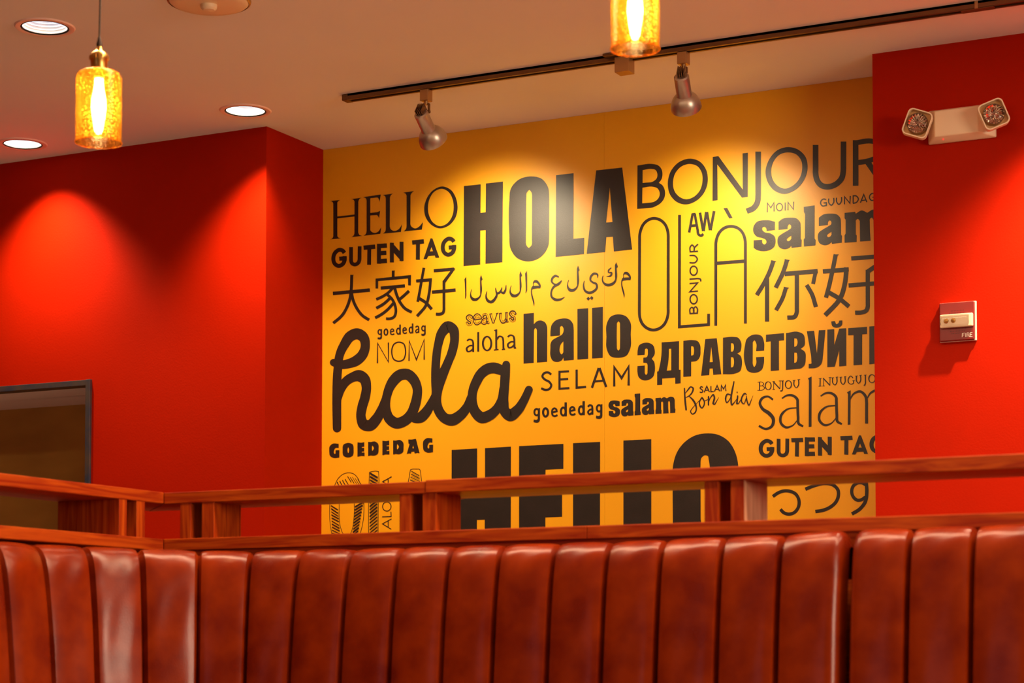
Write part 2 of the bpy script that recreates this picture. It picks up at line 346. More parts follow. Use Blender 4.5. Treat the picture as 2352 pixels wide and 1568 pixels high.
def build_words():
    word('serif capitals reading HELLO', R1, """
F 120,401 272,386 246,402~ 228,425~ 228,925~ 245,950~ 282,960 120,978 150,962~ 167,925~ 167,440~ 150,412~
F 436,372 592,352 560,372~ 543,410~ 541,870~ 558,908~ 598,925 438,944 470,920~ 485,880~ 486,410~ 470,385~
S29 226,648 488,618
F 612,343 665,336 880,303 862,412 850,375~ 835,352~ 805,350~ 722,360 722,580 820,570~ 845,560~ 870,548 853,665 838,628~ 820,612~ 722,618 722,835~ 745,865~ 790,880~ 840,860~ 870,820~ 888,792 872,893 622,923 655,895~ 667,850~ 667,395~ 655,362~
F 908,312 1065,290 1035,310~ 1017,350~ 1015,780~ 1030,825~ 1080,850~ 1140,830~ 1175,790~ 1198,748 1182,865 910,890 945,860~ 955,815~ 955,365~ 945,330~
F 1218,275 1380,252 1350,275~ 1326,315~ 1324,750~ 1345,790~ 1395,812~ 1455,785~ 1490,745~ 1514,716 1495,830 1220,857 1255,825~ 1267,780~ 1267,325~ 1255,295~
F 1805,183~ 1925,230~ 2005,350~ 2032,500~ 1995,660~ 1890,775~ 1760,812~ 1640,760~ 1555,650~ 1530,520~ 1565,370~ 1670,235~ | 1800,218~ 1895,265~ 1955,370~ 1973,500~ 1945,640~ 1870,740~ 1768,778~ 1670,730~ 1605,620~ 1588,490~ 1615,360~ 1690,255~""")
    word('small rounded bold capitals reading GUTEN TAG under the serif HELLO', R1, GUTEN)
    word('small rounded bold capitals reading GUTEN TAG by the right red wall', R1, GUTEN, lambda x, y: (1742.5+(x-761)*1.012, 1006.4+(y-568.8)*.94+.058*(x-761)))
    word('three Chinese characters meaning hello everyone', R5, """
S55 170,578 757,524
S47 470,283 460,520~ 442,650~ 400,780~ 320,920~ 175,1050
F 445,283 503,283 490,296 445,296
S47 460,540 490,680~ 560,830~ 640,930~ 745,998
S45 1128,216 1127,325
F 1104,216 1160,214 1148,228
S42,50 868,500 868,362 1386,312 1386,450
S50 930,493 1313,457
S43 1125,485 1060,555~ 960,625~ 858,672
S43 1028,590 1110,670~ 1160,780~ 1168,880~ 1140,950~ 1080,977~ 1012,978
S45 1085,645 980,740~ 858,812
S45 1135,730 1020,850~ 940,910~ 840,965
S46 1150,490 1190,620~ 1250,740~ 1320,820~ 1422,875
S46 1378,538 1300,610~ 1232,668
S44 1615,170 1580,360~ 1545,560~ 1515,710
S50 1490,381 1742,360
S46 1722,340 1700,560~ 1650,760~ 1505,938
S48 1528,648 1640,720~ 1740,828
S50 1770,218 2095,190
F 2075,168 2112,185 1955,408 1912,380
S46 1932,375 1932,830~ 1915,885~ 1870,905~ 1803,905
S52 1740,557 2118,523""")
    word('heavy condensed block capitals reading HOLA', R2, """
F 136,305 342,283 340,635 403,627 407,273 615,250 608,1240 401,1260 403,847 337,852 336,1268 131,1288
F 970,187~ 1090,215~ 1165,310~ 1182,450~ 1182,900~ 1165,1060~ 1060,1190~ 910,1230~ 790,1190~ 710,1080~ 693,900~ 693,500~ 715,330~ 820,220~ | 940,355~ 965,385~ 972,450~ 970,950~ 960,1040~ 932,1062~ 907,1035~ 898,950~ 902,450~ 912,380~
F 1268,172 1483,147 1480,952 1613,940 1610,1140 1263,1175
F 1760,113 2080,78 2202,1083 1977,1108 1965,927 1885,933 1870,1115 1643,1137 | 1928,325 1960,747 1883,753""")
    word('line of Arabic letters', R6, """
F 165,240 168,300 168,480 158,505 148,518 152,480 150,400 143,272
F 347,218 367,275 352,293 355,440~ 335,500~ 285,540~ 240,535~ 212,490~ 215,440~ 228,395 235,398 225,450~ 240,490~ 270,505~ 315,490~ 335,460~ 333,260
S20 420,420:8 408,480~:20 430,535~:34 470,552~:36 515,515~:32 540,460~:24 532,420~:20 524,378:9
S20 535,450~:26 565,442~:28 592,410~:20 604,370:7
S20 592,430~:22 622,442~:30 646,405~:22 654,343:7
@485,-46 F 347,218 367,275 352,293 355,440~ 335,500~ 285,540~ 240,535~ 212,490~ 215,440~ 228,395 235,398 225,450~ 240,490~ 270,505~ 315,490~ 335,460~ 333,260
@744,-70 F 165,240 168,300 168,480 158,505 148,518 152,480 150,400 143,272
F 985,350 985,310~ 1000,287~ 1030,283~ 1065,315~ 1080,355~ 1073,385 1030,385 975,402~ 972,430~ 985,490~ 1003,570~ 997,608 985,560~ 962,470~ 958,420~ 968,370~ | 993,355 995,320~ 1012,314~ 1040,328~ 1058,352 1030,352~
@1108,-102 F 985,350 985,310~ 1000,287~ 1030,283~ 1065,315~ 1080,355~ 1073,385 1030,385 975,402~ 972,430~ 985,490~ 1003,570~ 997,608 985,560~ 962,470~ 958,420~ 968,370~ | 993,355 995,320~ 1012,314~ 1040,328~ 1058,352 1030,352~
S20 1300,245:20 1260,230~:26 1222,260~:24 1214,300~:22 1240,330~:22 1275,342:22
S20 1337,288:10 1300,328~:30 1240,365~:26 1208,430~:20 1215,490~:26 1260,522~:34 1320,520~:26 1375,490:4
@1190,-114 F 347,218 367,275 352,293 355,440~ 335,500~ 285,540~ 240,535~ 212,490~ 215,440~ 228,395 235,398 225,450~ 240,490~ 270,505~ 315,490~ 335,460~ 333,260
S20 1613,292:8 1605,350~:18 1625,415~:28 1670,438~:32 1730,420~:30 1770,370~:26 1760,330~:26 1720,312~:24 1690,285~:22 1695,240~:24 1740,202~:26 1775,215~:22 1778,258:6
F 1665,487 1685,510 1662,536 1640,510
F 1703,478 1727,500 1707,530 1683,503
F 2007,62 2027,122 2012,140 2015,260~ 1995,320~ 1940,355~ 1880,355~ 1835,310~ 1830,260~ 1842,225 1850,228 1843,270~ 1860,310~ 1900,325~ 1960,310~ 1992,270~ 1990,100
S20 1947,130:10 1912,165~:18 1912,190~:14 1948,192~:20 1942,225~:24 1885,240:4""")
    word('thin light capitals reading BONJOUR above the tall OLA', R3, """
F 190,548 455,520~ 560,545~ 625,620~ 640,700~ 620,800~ 575,860 640,905~ 675,970~ 688,1060~ 660,1160~ 590,1240~ 480,1300~ 440,1308 185,1330 | 282,630 440,610~ 510,625~ 548,700~ 535,780~ 470,835~ 430,850 282,862 | 278,948 470,930~ 550,960~ 590,1050~ 565,1140~ 490,1200~ 430,1215 275,1230
F 1140,425~ 1300,470~ 1420,610~ 1457,800~ 1400,1020~ 1240,1190~ 1060,1250~ 890,1200~ 770,1060~ 735,880~ 790,650~ 950,480~ | 1130,520~ 1260,555~ 1340,660~ 1360,810~ 1310,1000~ 1190,1120~ 1060,1155~ 930,1100~ 850,990~ 830,850~ 870,690~ 990,560~
F 1545,393 1648,380 2085,980 2082,330 2178,318 2176,1112 2070,1128 1628,530 1632,1172 1540,1185
""", None, (R4, """
S91 295,342 295,1050~ 278,1180~ 220,1265~ 107,1318
F 800,268~ 950,310~ 1070,430~ 1105,600~ 1050,800~ 900,970~ 720,1035~ 560,980~ 450,840~ 415,670~ 470,480~ 610,320~ | 790,355~ 920,390~ 1000,490~ 1015,630~ 965,790~ 860,900~ 730,948~ 600,890~ 530,790~ 507,660~ 550,500~ 650,390~
S92 1235,232 1235,690~ 1260,810~ 1330,895~ 1430,918~ 1560,880~ 1660,780~ 1690,640~ 1692,178
S92 1890,155 1890,900
S82 1890,198 2150,170~ 2280,210~ 2320,310~ 2280,410~ 2170,470~ 1890,530
S92 2090,520 2340,880"""))
    word('small thin capitals reading MOIN', R4, """
S18 443,1335 447,1185 502,1262 553,1178 555,1322
E 644,1250 58,69 18
S18 737,1175 737,1307
S18 782,1302 784,1172 872,1288 877,1162""")
    word('small thin capitals reading GUUNDAG', R4, """
S20 1408,1130 1370,1117~ 1328,1145~ 1317,1190~ 1345,1230~ 1412,1222 1412,1178 1365,1182
S20 1450,1110 1452,1180~ 1490,1220~ 1530,1175~ 1532,1100
S20 1577,1097 1580,1165~ 1615,1206~ 1655,1160~ 1660,1085
S20 1707,1205 1710,1082 1797,1188 1803,1068
S20 1850,1188 1850,1066 1895,1066~ 1935,1115~ 1905,1172~ 1845,1190
S20 1968,1180 2023,1045 2075,1170
S17 1988,1142 2058,1134
@800,-92 S20 1408,1130 1370,1117~ 1328,1145~ 1317,1190~ 1345,1230~ 1412,1222 1412,1178 1365,1182""")
    word('very tall thin letters reading OLA with an accent', R7, """
S33,z 305,202~ 370,218~ 425,265~ 455,330~ 465,400~ 464,1260~ 448,1340~ 415,1400~ 365,1440~ 295,1458~ 225,1436~ 175,1390~ 147,1325~ 140,1250~ 143,400~ 155,335~ 185,270~ 238,221~
S33 592,163 590,1422 919,1397 919,1275
S33 1000,1410 1000,490~ 1010,430~ 1045,355~ 1100,308~ 1175,292~ 1245,310~ 1297,358~ 1325,425~ 1333,490~ 1333,1385
S37 1000,708 1333,682
F 1085,88 1128,83 1190,198 1150,203""")
    word('small hand drawn capitals reading AW', R7, """
S29 700,362 740,148
S29 762,148 795,330~ 808,385~ 835,397~ 860,378
S29 735,157 770,154
S30 716,287 780,281
S30 822,138 858,345
S30 862,345 893,130
S30 900,130 935,335
S31 940,335 981,120""")
    word('small capitals reading BONJOUR turned upright', R7, """
S15,17 703,1274 800,1268
S17,15 711,1275 711,1220~ 732,1203~ 750,1220~ 752,1272
S17,15 752,1272 753,1215~ 773,1196~ 791,1215~ 792,1268
E 751,1112 49,60 17
S17 800,1020 708,1028 795,928 703,936
S17 703,886 795,879~ 828,888~ 832,912
E 751,791 49,59 17
S17 703,701 770,697~ 792,662~ 768,625~ 703,620
S17 800,572 703,578
S17 711,578 712,525~ 733,503~ 753,520~ 755,577
S17 755,535 800,492""")
    p = Print(); p.add(SALA, R8)
    p.add(SLABM, R8, lambda x, y: ((lambda X, Y: (1700+(1175+(X-820)*1.487)/4.9, 450+(190+(Y-1137)*1.425-.038*(X-820))/4.9))((x-1700)*4.9, (y-450)*4.9)))
    finish_word(p, 'large heavy slab lower-case letters reading salam')
    p = Print()
    p.add(SALA, R8, lambda x, y: ((lambda X, Y: (1380+(118+(X-150)*.688)/6.533, 740+(1168+(Y-272)*.718+.024*(X-150))/6.533))((x-1700)*4.9, (y-450)*4.9)))
    p.add(SLABM, S3); finish_word(p, 'small heavy slab lower-case letters reading salam')
    word('two Chinese characters meaning hello', R8, """
S48 375,728 340,830~ 280,960~ 187,1115
F 350,720 410,735 392,745 345,738
S48 303,930 303,1412
S48 528,716 490,840~ 400,1032
F 500,710 562,720 545,733 500,730
S50 500,876 872,845
S42 852,835 820,988
S48 638,880 638,1300~ 615,1355~ 530,1368
S45 515,1028 480,1140~ 403,1285
F 490,1020 552,1032 535,1045 490,1040
S48 748,1000 810,1110~ 852,1247
S46 1075,657 1040,830~ 1000,1010~ 965,1142
F 1052,657 1112,657 1095,670
S48 930,848 1220,825
S50 1195,803 1180,970~ 1130,1140~ 955,1342
S50 993,1082 1110,1150~ 1224,1242
S46 1250,702 1720,666
S48 1700,668 1435,850
S46 1435,830 1435,1240~ 1415,1290~ 1370,1308~ 1293,1312
S46 1220,1005 1640,973""")
    word('huge brush script reading hola', S1, """
S96,c 160,1330:92 158,1000~:98 168,700~:94 195,520~:94 245,420~:104 305,338~:115 380,312~:120 445,350~:112 466,430~:100 440,530~:108 370,600~:112 280,635~:100 190,645~:90 122,622:80
S96,c 165,1010:90 205,900~:94 270,815~:100 330,780~:105 400,765~:125 455,800~:118 477,880~:104 462,1000~:105 430,1110~:105 420,1220~:104 450,1290~:118 510,1303~:120 580,1240~:115 640,1130~:95 690,1010:90
S96,c 690,1000:90 720,910~:100 770,820~:115 845,755~:120 920,750~:118 990,810~:112 1028,910~:102 1022,1000~:105 1000,1090~:110 960,1180~:110 890,1250~:115 800,1276~:118 728,1230~:112 692,1130~:96 695,1010~:90 720,920:90
S80,c 950,1195:90 1000,1225~:95 1060,1215~:115 1120,1160~:110 1180,1060~:90 1235,960:90
S96,c 1235,1000:98 1225,800~:96 1230,600~:92 1255,420~:92 1300,290~:106 1360,235~:120 1415,265~:110 1430,345~:98 1405,500~:96 1350,640~:96 1290,780~:108 1240,930~:112 1235,1050~:104 1270,1160~:108 1330,1225~:112 1400,1242~:125 1480,1200~:115 1560,1110~:100 1620,980:95
S96,c 1618,1040:95 1625,940~:98 1665,830~:105 1720,740~:110 1790,690~:116 1860,680~:118 1925,700~:110 1970,720:95
S96,c 1622,960:95 1622,1050~:100 1655,1155~:112 1725,1216~:120 1800,1195~:115 1880,1130~:100 1935,1040~:98 1962,900:95
S85,c 1988,645:85 1978,750~:100 1968,900~:100 1960,1050~:105 1975,1150~:112 2030,1190~:128 2105,1140~:112 2180,1030~:92 2233,915:84""")
    word('thin tall capitals reading NOM', S1, """
S15 597,630 599,414 715,616 715,406
S15,z 828,402~ 880,420~ 898,470~ 898,540~ 875,592~ 825,608~ 775,588~ 755,540~ 755,470~ 778,422~
S15 938,605 940,388 1018,592 1102,375 1102,592""")
    word('condensed bold lower-case letters reading goededag above NOM', S2, GOEDE, lambda x, y: (866.9+(x-1225.1)*.70, 755.7+(y-936.9)*.715-.0152*(x-1225.1)))
    word('condensed bold lower-case letters reading goededag beside salam', S2, GOEDE)
    word('inline serif letters reading seavus', R6, """
S22,i 236,752 225,728~ 195,722~ 176,745~ 195,772~ 228,795~ 225,822~ 195,832~ 170,800
S20,i 262,762 340,750 325,718~ 298,706~ 266,735~ 262,785~ 290,822~ 338,800
S20,i 364,738 378,708~ 408,703~ 424,730~ 426,800 444,814
S18,i 424,750 372,772~ 362,805~ 385,818~ 424,785
S22,i 464,697 500,808
S9 503,806 545,692
S8 450,697 485,694
S8 528,692 560,688
S22,i 588,690 592,770~ 610,798~ 640,785~ 652,760
S20,i 662,678 662,795
S8 566,692 600,687
S8 640,683 672,678
S8 655,798 686,792
@530,-50 S22,i 236,752 225,728~ 195,722~ 176,745~ 195,772~ 228,795~ 225,822~ 195,832~ 170,800""")
    word('light lower-case letters reading aloha', R6, """
S24,18 173,1028 205,1010~ 238,1022~ 250,1055 251,1165
S24,18 250,1085 200,1092~ 170,1125~ 185,1160~ 215,1155~ 250,1125
F 240,1150 262,1148 264,1163 245,1165
S25 312,920 312,1160
E 421,1061 64,94 25,18
S24 533,892 533,1142
S16 508,902 545,894
S16 503,1142 562,1134
S24,18 540,1010 575,972~ 608,985~ 620,1030 622,1135
S16 602,1136 642,1130
S24,18 673,980 710,958~ 742,970~ 755,1010 758,1112
S16 748,1118 778,1114
@505,-48 S24,18 250,1085 200,1092~ 170,1125~ 185,1160~ 215,1155~ 250,1125""")
    word('heavy condensed lower-case letters reading hallo', R6, """
F 868,697 995,685 995,825 1030,790~ 1075,778~ 1130,800~ 1156,850~ 1160,920 1158,1285 1032,1295 1032,900~ 1015,872~ 997,895 993,1298 868,1308
F 1198,972 1200,900~ 1215,830~ 1260,780~ 1340,755~ 1430,765~ 1475,820~ 1485,900 1485,1262 1362,1272 1358,1230 1340,1265~ 1285,1287~ 1225,1270~ 1200,1220~ 1198,1080~ 1215,1030~ 1280,985~ 1340,950~ 1357,920~ 1357,870~ 1335,845~ 1316,865~ 1315,963 | 1357,1035 1330,1065~ 1316,1100~ 1316,1170~ 1335,1195~ 1357,1170
F 1530,638 1662,628 1662,1248 1530,1258
F 1710,624 1843,612 1841,1236 1710,1245
F 2035,703~ 2130,730~ 2180,800~ 2185,950~ 2180,1120~ 2130,1210~ 2030,1235~ 1935,1215~ 1890,1130~ 1886,980~ 1890,820~ 1935,735~ | 2035,790~ 2052,815~ 2054,970~ 2052,1120~ 2033,1147~ 2015,1120~ 2013,970~ 2015,815~""")
    word('spaced light capitals reading SELAM', S2, """
S28 412,918 375,893~ 322,903~ 302,942~ 330,978~ 385,1008~ 412,1050~ 385,1098~ 335,1108~ 287,1088
S27 514,871 514,1108
S26 502,885 633,877
S26 514,979 622,972
S26 502,1095 637,1086
S28,26 727,857 727,1081 845,1071
S30 917,1082 1002,836
S30 1010,836 1094,1072
S24 950,1003 1063,993
S29 1194,1065 1194,826 1285,962 1373,818 1373,1053""")
    word('heavy condensed Cyrillic capitals spelling a greeting', S3, """
F 550,493 553,420~ 575,345~ 640,310~ 720,308~ 785,345~ 810,420~ 808,480~ 765,545 800,590~ 813,660~ 810,740~ 785,815~ 720,860~ 640,868~ 570,825~ 550,750~ 550,655 660,647 660,760~ 680,787~ 700,760~ 702,650~ 690,612~ 637,605 637,530 690,518~ 703,490~ 705,410~ 683,390~ 662,410~ 658,487
F 912,300 1175,282 1173,712 1198,710 1198,913 1118,920 1116,828 922,842 922,935 845,940 845,737 865,735 900,560~ 912,430~ | 1022,397 1057,395 1057,718 990,725 1012,600~ 1020,500~
F 1238,277 1380,265~ 1450,280~ 1490,340~ 1497,420~ 1485,520~ 1440,575~ 1357,590 1356,808 1238,817 | 1356,357 1385,362~ 1397,400~ 1397,450~ 1385,490~ 1356,498
F 1567,252 1740,237 1808,775 1687,787 1678,690 1633,693 1628,790 1505,800 | 1657,370 1680,595 1633,597
F 1832,230 1980,217~ 2060,230~ 2105,300~ 2108,380~ 2090,440~ 2045,467 2095,500~ 2117,570~ 2115,650~ 2090,730~ 2020,765~ 1832,777 | 1953,312 1985,318~ 1996,350~ 1995,400~ 1980,435~ 1953,438 | 1953,520 1985,525~ 1995,560~ 1995,630~ 1980,670~ 1953,677""", None, (S4, """
F 208,345 123,350 123,265~ 105,237~ 88,260~ 87,480~ 103,518~ 122,490~ 122,415 208,410 205,480~ 180,550~ 105,580~ 35,560~ 5,490~ 3,300~ 25,220~ 100,175~ 180,190~ 208,260~
F 227,177 418,160 418,235 365,240 365,553 277,560 277,247 227,252
F 440,160 570,147~ 625,175~ 640,240~ 635,290~ 595,325 640,360~ 648,430~ 635,500~ 590,535~ 438,550 | 527,215 550,218~ 560,240~ 558,280~ 545,300~ 527,305 | 527,365 550,368~ 558,400~ 557,440~ 545,470~ 527,475
F 660,140 737,135 767,375 787,130 857,127 830,400~ 810,490~ 770,522~ 680,533 680,487 710,480~ 705,400~
F 877,123 950,118 950,290 1003,113 1078,108 1078,505 1003,512 1003,340 955,515 877,520
F 918,37 957,32 975,65~ 997,50~ 1003,28 1037,25 1030,75~ 975,102~ 930,85~
F 1098,108 1298,93 1298,168 1245,172 1245,493 1155,500 1155,180 1098,183
F 1322,90 1500,75 1500,150 1412,157 1412,235 1490,230 1490,300 1412,305 1412,400 1505,393 1505,470 1322,490"""))
    word('small thin capitals reading SALAM', S3, """
S17 1532,975 1505,965~ 1490,985~ 1515,1008~ 1533,1035~ 1512,1050~ 1483,1045
S17 1552,1050 1590,958 1630,1045
S14 1568,1020 1615,1015
S17 1652,955 1652,1040 1695,1037
S17 1705,1037 1745,948 1783,1033
S14 1721,1007 1769,1002
S17 1804,1032 1808,945 1843,1000 1872,938 1877,1028""")
    word('slim brush script reading Bon dia', S3, """
S20,c 1255,992:20 1260,1100~:24 1268,1200~:28 1280,1310:26
S20,c 1270,1060:8 1310,1010~:20 1350,968~:20 1383,985~:24 1370,1050~:24 1330,1098~:18 1275,1128:10
S20,c 1330,1112:14 1380,1160~:26 1420,1230~:28 1433,1290~:22 1412,1355~:20 1375,1375~:16 1347,1340~:16 1380,1280~:10 1430,1225~:8 1480,1170:8
S20,c 1510,1135:20 1482,1190~:18 1490,1255~:22 1515,1283~:18 1545,1250~:20 1552,1185~:20 1525,1135~:22 1548,1175~:10 1600,1160:10
S20,c 1615,1115:22 1615,1235:22
S20,c 1615,1200:12 1650,1120~:14 1688,1085~:22 1704,1120~:26 1685,1215~:26 1710,1228~:16 1770,1125:5
S20,c 1940,1085:18 1905,1075~:20 1872,1140~:24 1890,1203~:16 1930,1160~:12 1960,1080:8
S20,c 1998,890:18 1975,1000~:24 1955,1140~:24 1967,1235~:22 2010,1190~:10 2050,1130:5
S20,c 2053,1105:22 2040,1215~:24 2070,1210~:12 2115,1130:5
F 2035,1050~ 2045,1037~ 2055,1045~ 2045,1058~
S20,c 2190,1088:8 2165,1065~:20 2122,1110~:20 2115,1195~:20 2140,1220~:14 2180,1140:10
S20,c 2185,1110:14 2198,1195~:22 2220,1240~:18 2250,1180~:10 2283,1098:4""")
    word('large thin humanist letters reading salam', S4, """
S26 302,865:22 250,832~:20 190,848~:26 163,900~:28 190,960~:32 260,1010~:40 305,1070~:36 290,1145~:30 230,1175~:24 152,1142:24
S26 396,852:14 450,820~:20 520,825~:26 562,870~:30 568,1050~:30 575,1120~:28 622,1148:20
S26 560,950:12 450,968~:18 385,1040~:28 385,1110~:28 440,1158~:24 510,1138~:14 562,1080:10
F 672,638 711,620 710,1150 680,1153 682,660
@410,-24 S26 396,852:14 450,820~:20 520,825~:26 562,870~:30 568,1050~:30 575,1120~:28 622,1148:20
@410,-24 S26 560,950:12 450,968~:18 385,1040~:28 385,1110~:28 440,1158~:24 510,1138~:14 562,1080:10
F 1085,787 1125,765 1122,1128 1093,1131 1096,808
S26 1110,880:10 1160,800~:20 1225,778~:26 1280,825~:30 1293,900~:31 1293,1118:32
S26 1295,860:10 1340,790~:20 1420,765~:26 1475,815~:30 1480,1100:32""")
    word('small thin serif capitals reading BONJOU', S4, """
S12,7 160,680 158,763
S9,6 138,682 180,677~ 203,697~ 188,716~ 160,720
S9,6 160,718 198,722~ 212,742~ 195,760~ 136,766
E 251,717 37,46 12,7
S7 310,672 307,755
S12 303,672 375,750
S7 375,752 377,664
S6 293,675 322,671
S6 363,667 390,664
S6 295,757 322,754
S12 405,665 404,745~ 396,770~ 378,773
S6 390,667 418,663
E 465,704 38,45 12,7
S12,7 525,658 526,712~ 548,738~ 570,715~ 574,652
S6 510,661 542,657
S6 560,654 590,650""")
    word('small thin serif capitals reading INUUGUJOQ', S4, """
S12 802,640 800,722
S6 786,642 818,638
S6 784,723 816,720
S7 838,638 837,720
S12 832,636 905,713
S7 905,715 906,629
S6 892,632 920,628
S6 824,721 850,718
S12,7 934,633 937,690~ 957,709~ 975,690~ 978,627
S6 920,634 948,631
S6 966,628 992,624
@87,-6 S12,7 934,633 937,690~ 957,709~ 975,690~ 978,627
@87,-6 S6 920,634 948,631
@87,-6 S6 966,628 992,624
S12,7 1150,635 1125,614~ 1098,650~ 1105,688~ 1130,700~ 1155,690 1155,662
S6 1142,664 1168,661
@251,-19 S12,7 934,633 937,690~ 957,709~ 975,690~ 978,627
@251,-19 S6 920,634 948,631
@251,-19 S6 966,628 992,624
S12 1280,604 1280,690~ 1266,718
S6 1265,606 1293,603
E 1350,642 40,46 12,7
E 1440,636 40,46 12,7""")
    word('heavy rough capitals reading GOEDEDAG', S5, """
F 238,180 238,240 195,240~ 172,275~ 172,318~ 187,328~ 192,312 192,275 248,272 246,378 170,385~ 115,355~ 102,290~ 108,220~ 145,182~
F 375,168~ 440,190~ 453,270~ 440,350~ 370,377~ 305,350~ 295,275~ 305,195~ | 376,230~ 388,270~ 376,315~ 364,272~
F 508,160 560,165 607,157 607,222 570,225 570,240 605,238 605,290 570,292 570,308 610,305 610,358 560,355 508,367
F 662,153 700,155 760,147~ 805,180~ 812,250~ 800,325~ 740,352~ 700,347 662,357 | 722,205~ 745,245~ 722,283~
@359,-23 F 508,160 560,165 607,157 607,222 570,225 570,240 605,238 605,290 570,292 570,308 610,305 610,358 560,355 508,367
@360,-21 F 662,153 700,155 760,147~ 805,180~ 812,250~ 800,325~ 740,352~ 700,347 662,357 | 722,205~ 745,245~ 722,283~
F 1240,118 1290,120 1350,108 1403,315 1370,310 1333,320 1325,292 1285,295 1280,322 1250,318 1218,326 1260,180 1243,178 | 1308,200 1322,245 1298,247
@1350,-78 F 238,180 238,240 195,240~ 172,275~ 172,318~ 187,328~ 192,312 192,275 248,272 246,378 170,385~ 115,355~ 102,290~ 108,220~ 145,182~""")
    # hand hatched OLA: outlines and slanting pencil strokes
    o = ["S8 145,1520 112,1300~ 108,1100~ 130,900~ 180,780~ 230,680~ 300,618~ 380,597~ 450,612~ 510,670~ 552,770~ 588,900~ 601,1080~ 598,1220~ 575,1370~ 535,1510",
         "S8,z 245,1100~ 245,1250~ 270,1400~ 320,1495~ 385,1500~ 430,1420~ 452,1300~ 462,1120~ 450,950~ 405,830~ 350,800~ 285,850~ 250,960~",
         "S8,z 680,590 720,580 770,572 812,580 818,700 808,1000 803,1600 668,1600 666,1100 674,800",
         "S8 1175,1600 1215,900 1242,720 1270,556 1300,543 1395,543 1412,560 1438,760 1530,1600",
         "S8 1270,1300 1330,800 1380,1300"]
    rnd = random.Random(5)
    for k in range(9):
        x = 215+k*38; y = 770-k*14 if k < 4 else 690+(k-4)*14
        if k < 6: o.append(f"S{14-k} {x},{y-40} {x+40+k*3},{y+45}")
        else: o.append(f"S6 {x-10},{y-60} {x+55},{y+40}")
    for k in range(10): o.append(f"S{12+rnd.random()*6:.1f} {126+k*2},{1070+k*44} {226+k*4},{1130+k*44+rnd.randint(-8,8)}")
    for k in range(11): o.append(f"S{17+rnd.random()*7:.1f} {592-k*8},{1020+k*46} {474-k*4},{1090+k*46}")
    for k in range(5): o.append(f"S{17+rnd.random()*7:.1f} 688,{604+k*48} 800,{668+k*48}")
    for k in range(20): o.append(f"S{16+rnd.random()*6:.1f} 794,{900+k*48} 684,{990+k*48}")
    for k in range(5): o.append(f"S{10+rnd.random()*4:.1f} {1285-k*6},{575+k*42} {1400+k*4},{640+k*42}")
    word('sketched hatched outline capitals reading OLA', S5, "\n".join(o))
    word('small capitals reading ALOHA turned upright', S5, """
S12 995,1411 868,1333 998,1262
S12 950,1380 950,1292
S12 863,1233 993,1228 990,1158
E 931,1083 67,72 12
S12 865,972 998,964
S12 865,884 998,876
S12 930,967 930,879
S12 1000,812 870,726 1000,654
S12 950,778 950,690""")
    word('giant block capitals reading HELLO behind the shelf rail', S6, """
F 219,311 564,291 564,800 670,795 670,287 1020,266 1016,2050 666,2060 666,1252 560,1256 560,2070 219,2080
F 1130,260 1729,229 1728,565 1487,578 1486,890 1711,880 1711,1213 1485,1222 1485,1690 1740,1680 1740,2000 1130,2030
F 1860,220 2225,202 2222,1660 2440,1650 2440,1960 1860,1990
F 2540,184 2916,166 2916,1640 3110,1630 3110,1930 2540,1960
F 3207,1290 3203,700~ 3210,520~ 3275,320~ 3385,190~ 3525,110~ 3665,88~ 3815,105~ 3955,190~ 4045,330~ 4085,480~ 4093,700~ 4090,1200~ 4040,1700~ 3665,1900~ 3280,1700~ | 3583,1250 3581,520~ 3600,410~ 3645,382~ 3685,400~ 3705,530~ 3710,1300~ 3645,1500~""")
    word('rounded Japanese characters seen between the shelf boards', S8, """
S52 520,690 605,632~ 690,603~ 780,605~ 880,650~ 932,740~ 925,860~ 860,945~ 770,970~ 690,945~ 640,893
S54 1035,575 1180,518~ 1350,482~ 1480,510~ 1555,590~ 1560,680~ 1520,780~ 1430,860~ 1330,905~ 1195,930
S52 1995,505 1940,475~ 1870,475~ 1800,520~ 1773,620~ 1800,700~ 1860,748~ 1920,745~ 1990,700
S56 2000,440 2012,620~ 1990,770~ 1900,890~ 1775,968""")
# ---------------------------------------------------------------- the room
def struct(name, bm, m): return obj(name, bm, m, kind='structure')
struct('floor', box(newbm(), (-8, -3, -.1), (3, 9, 0)), M['floor'])
def ceiling():
    outer = [(-8, -3), (3, -3), (3, 9), (-8, 9)]
    loops = [[Vector((*p, 0)) for p in outer]]
    for x, y, e in CANS: loops.append([Vector((x+.078*math.cos(a*PI/16), y+.078*math.sin(a*PI/16), 0)) for a in range(32)])
    t = tessellate_polygon(loops); v = [p for L in loops for p in L]
    o = struct('ceiling', ([(p.x, p.y, ZC) for p in v], [], [tuple(f) for f in t]), M['ceiling'])
    return o
ceiling()
# left wall with the pass-through opening, the recess holding the mural, the block on the right
OX0, OX1, OZ0, OZ1 = -6.7, -4.972, .92, 2.043
bm = newbm()
box(bm, (OX1, 6.153, 0), (-4.162, 6.56, ZC)); box(bm, (-8, 6.153, 0), (OX0, 6.40, ZC))
box(bm, (OX0, 6.153, OZ1), (OX1, 6.40, ZC)); box(bm, (OX0, 6.153, 0), (OX1, 6.40, OZ0))
struct('wall_left', bm, M['red'])
struct('wall_far_left', box(newbm(), (-8, -3, 0), (-7.9, 6.153, ZC)), M['red'])
struct('wall_back', box(newbm(), (-4.3, 6.5445, 0), (-1.7, 6.66, ZC)), M['red'])
struct('wall_right', box(newbm(), (-1.903, 6.296, 0), (2.2, 6.60, ZC)), M['red'])
bm = newbm(); box(bm, (OX0+.001, 6.175, OZ1-.004), (OX1-.001, 6.40, OZ1)); box(bm, (OX0, 6.395, OZ1-.004), (OX1, 7.6, OZ1+.3))
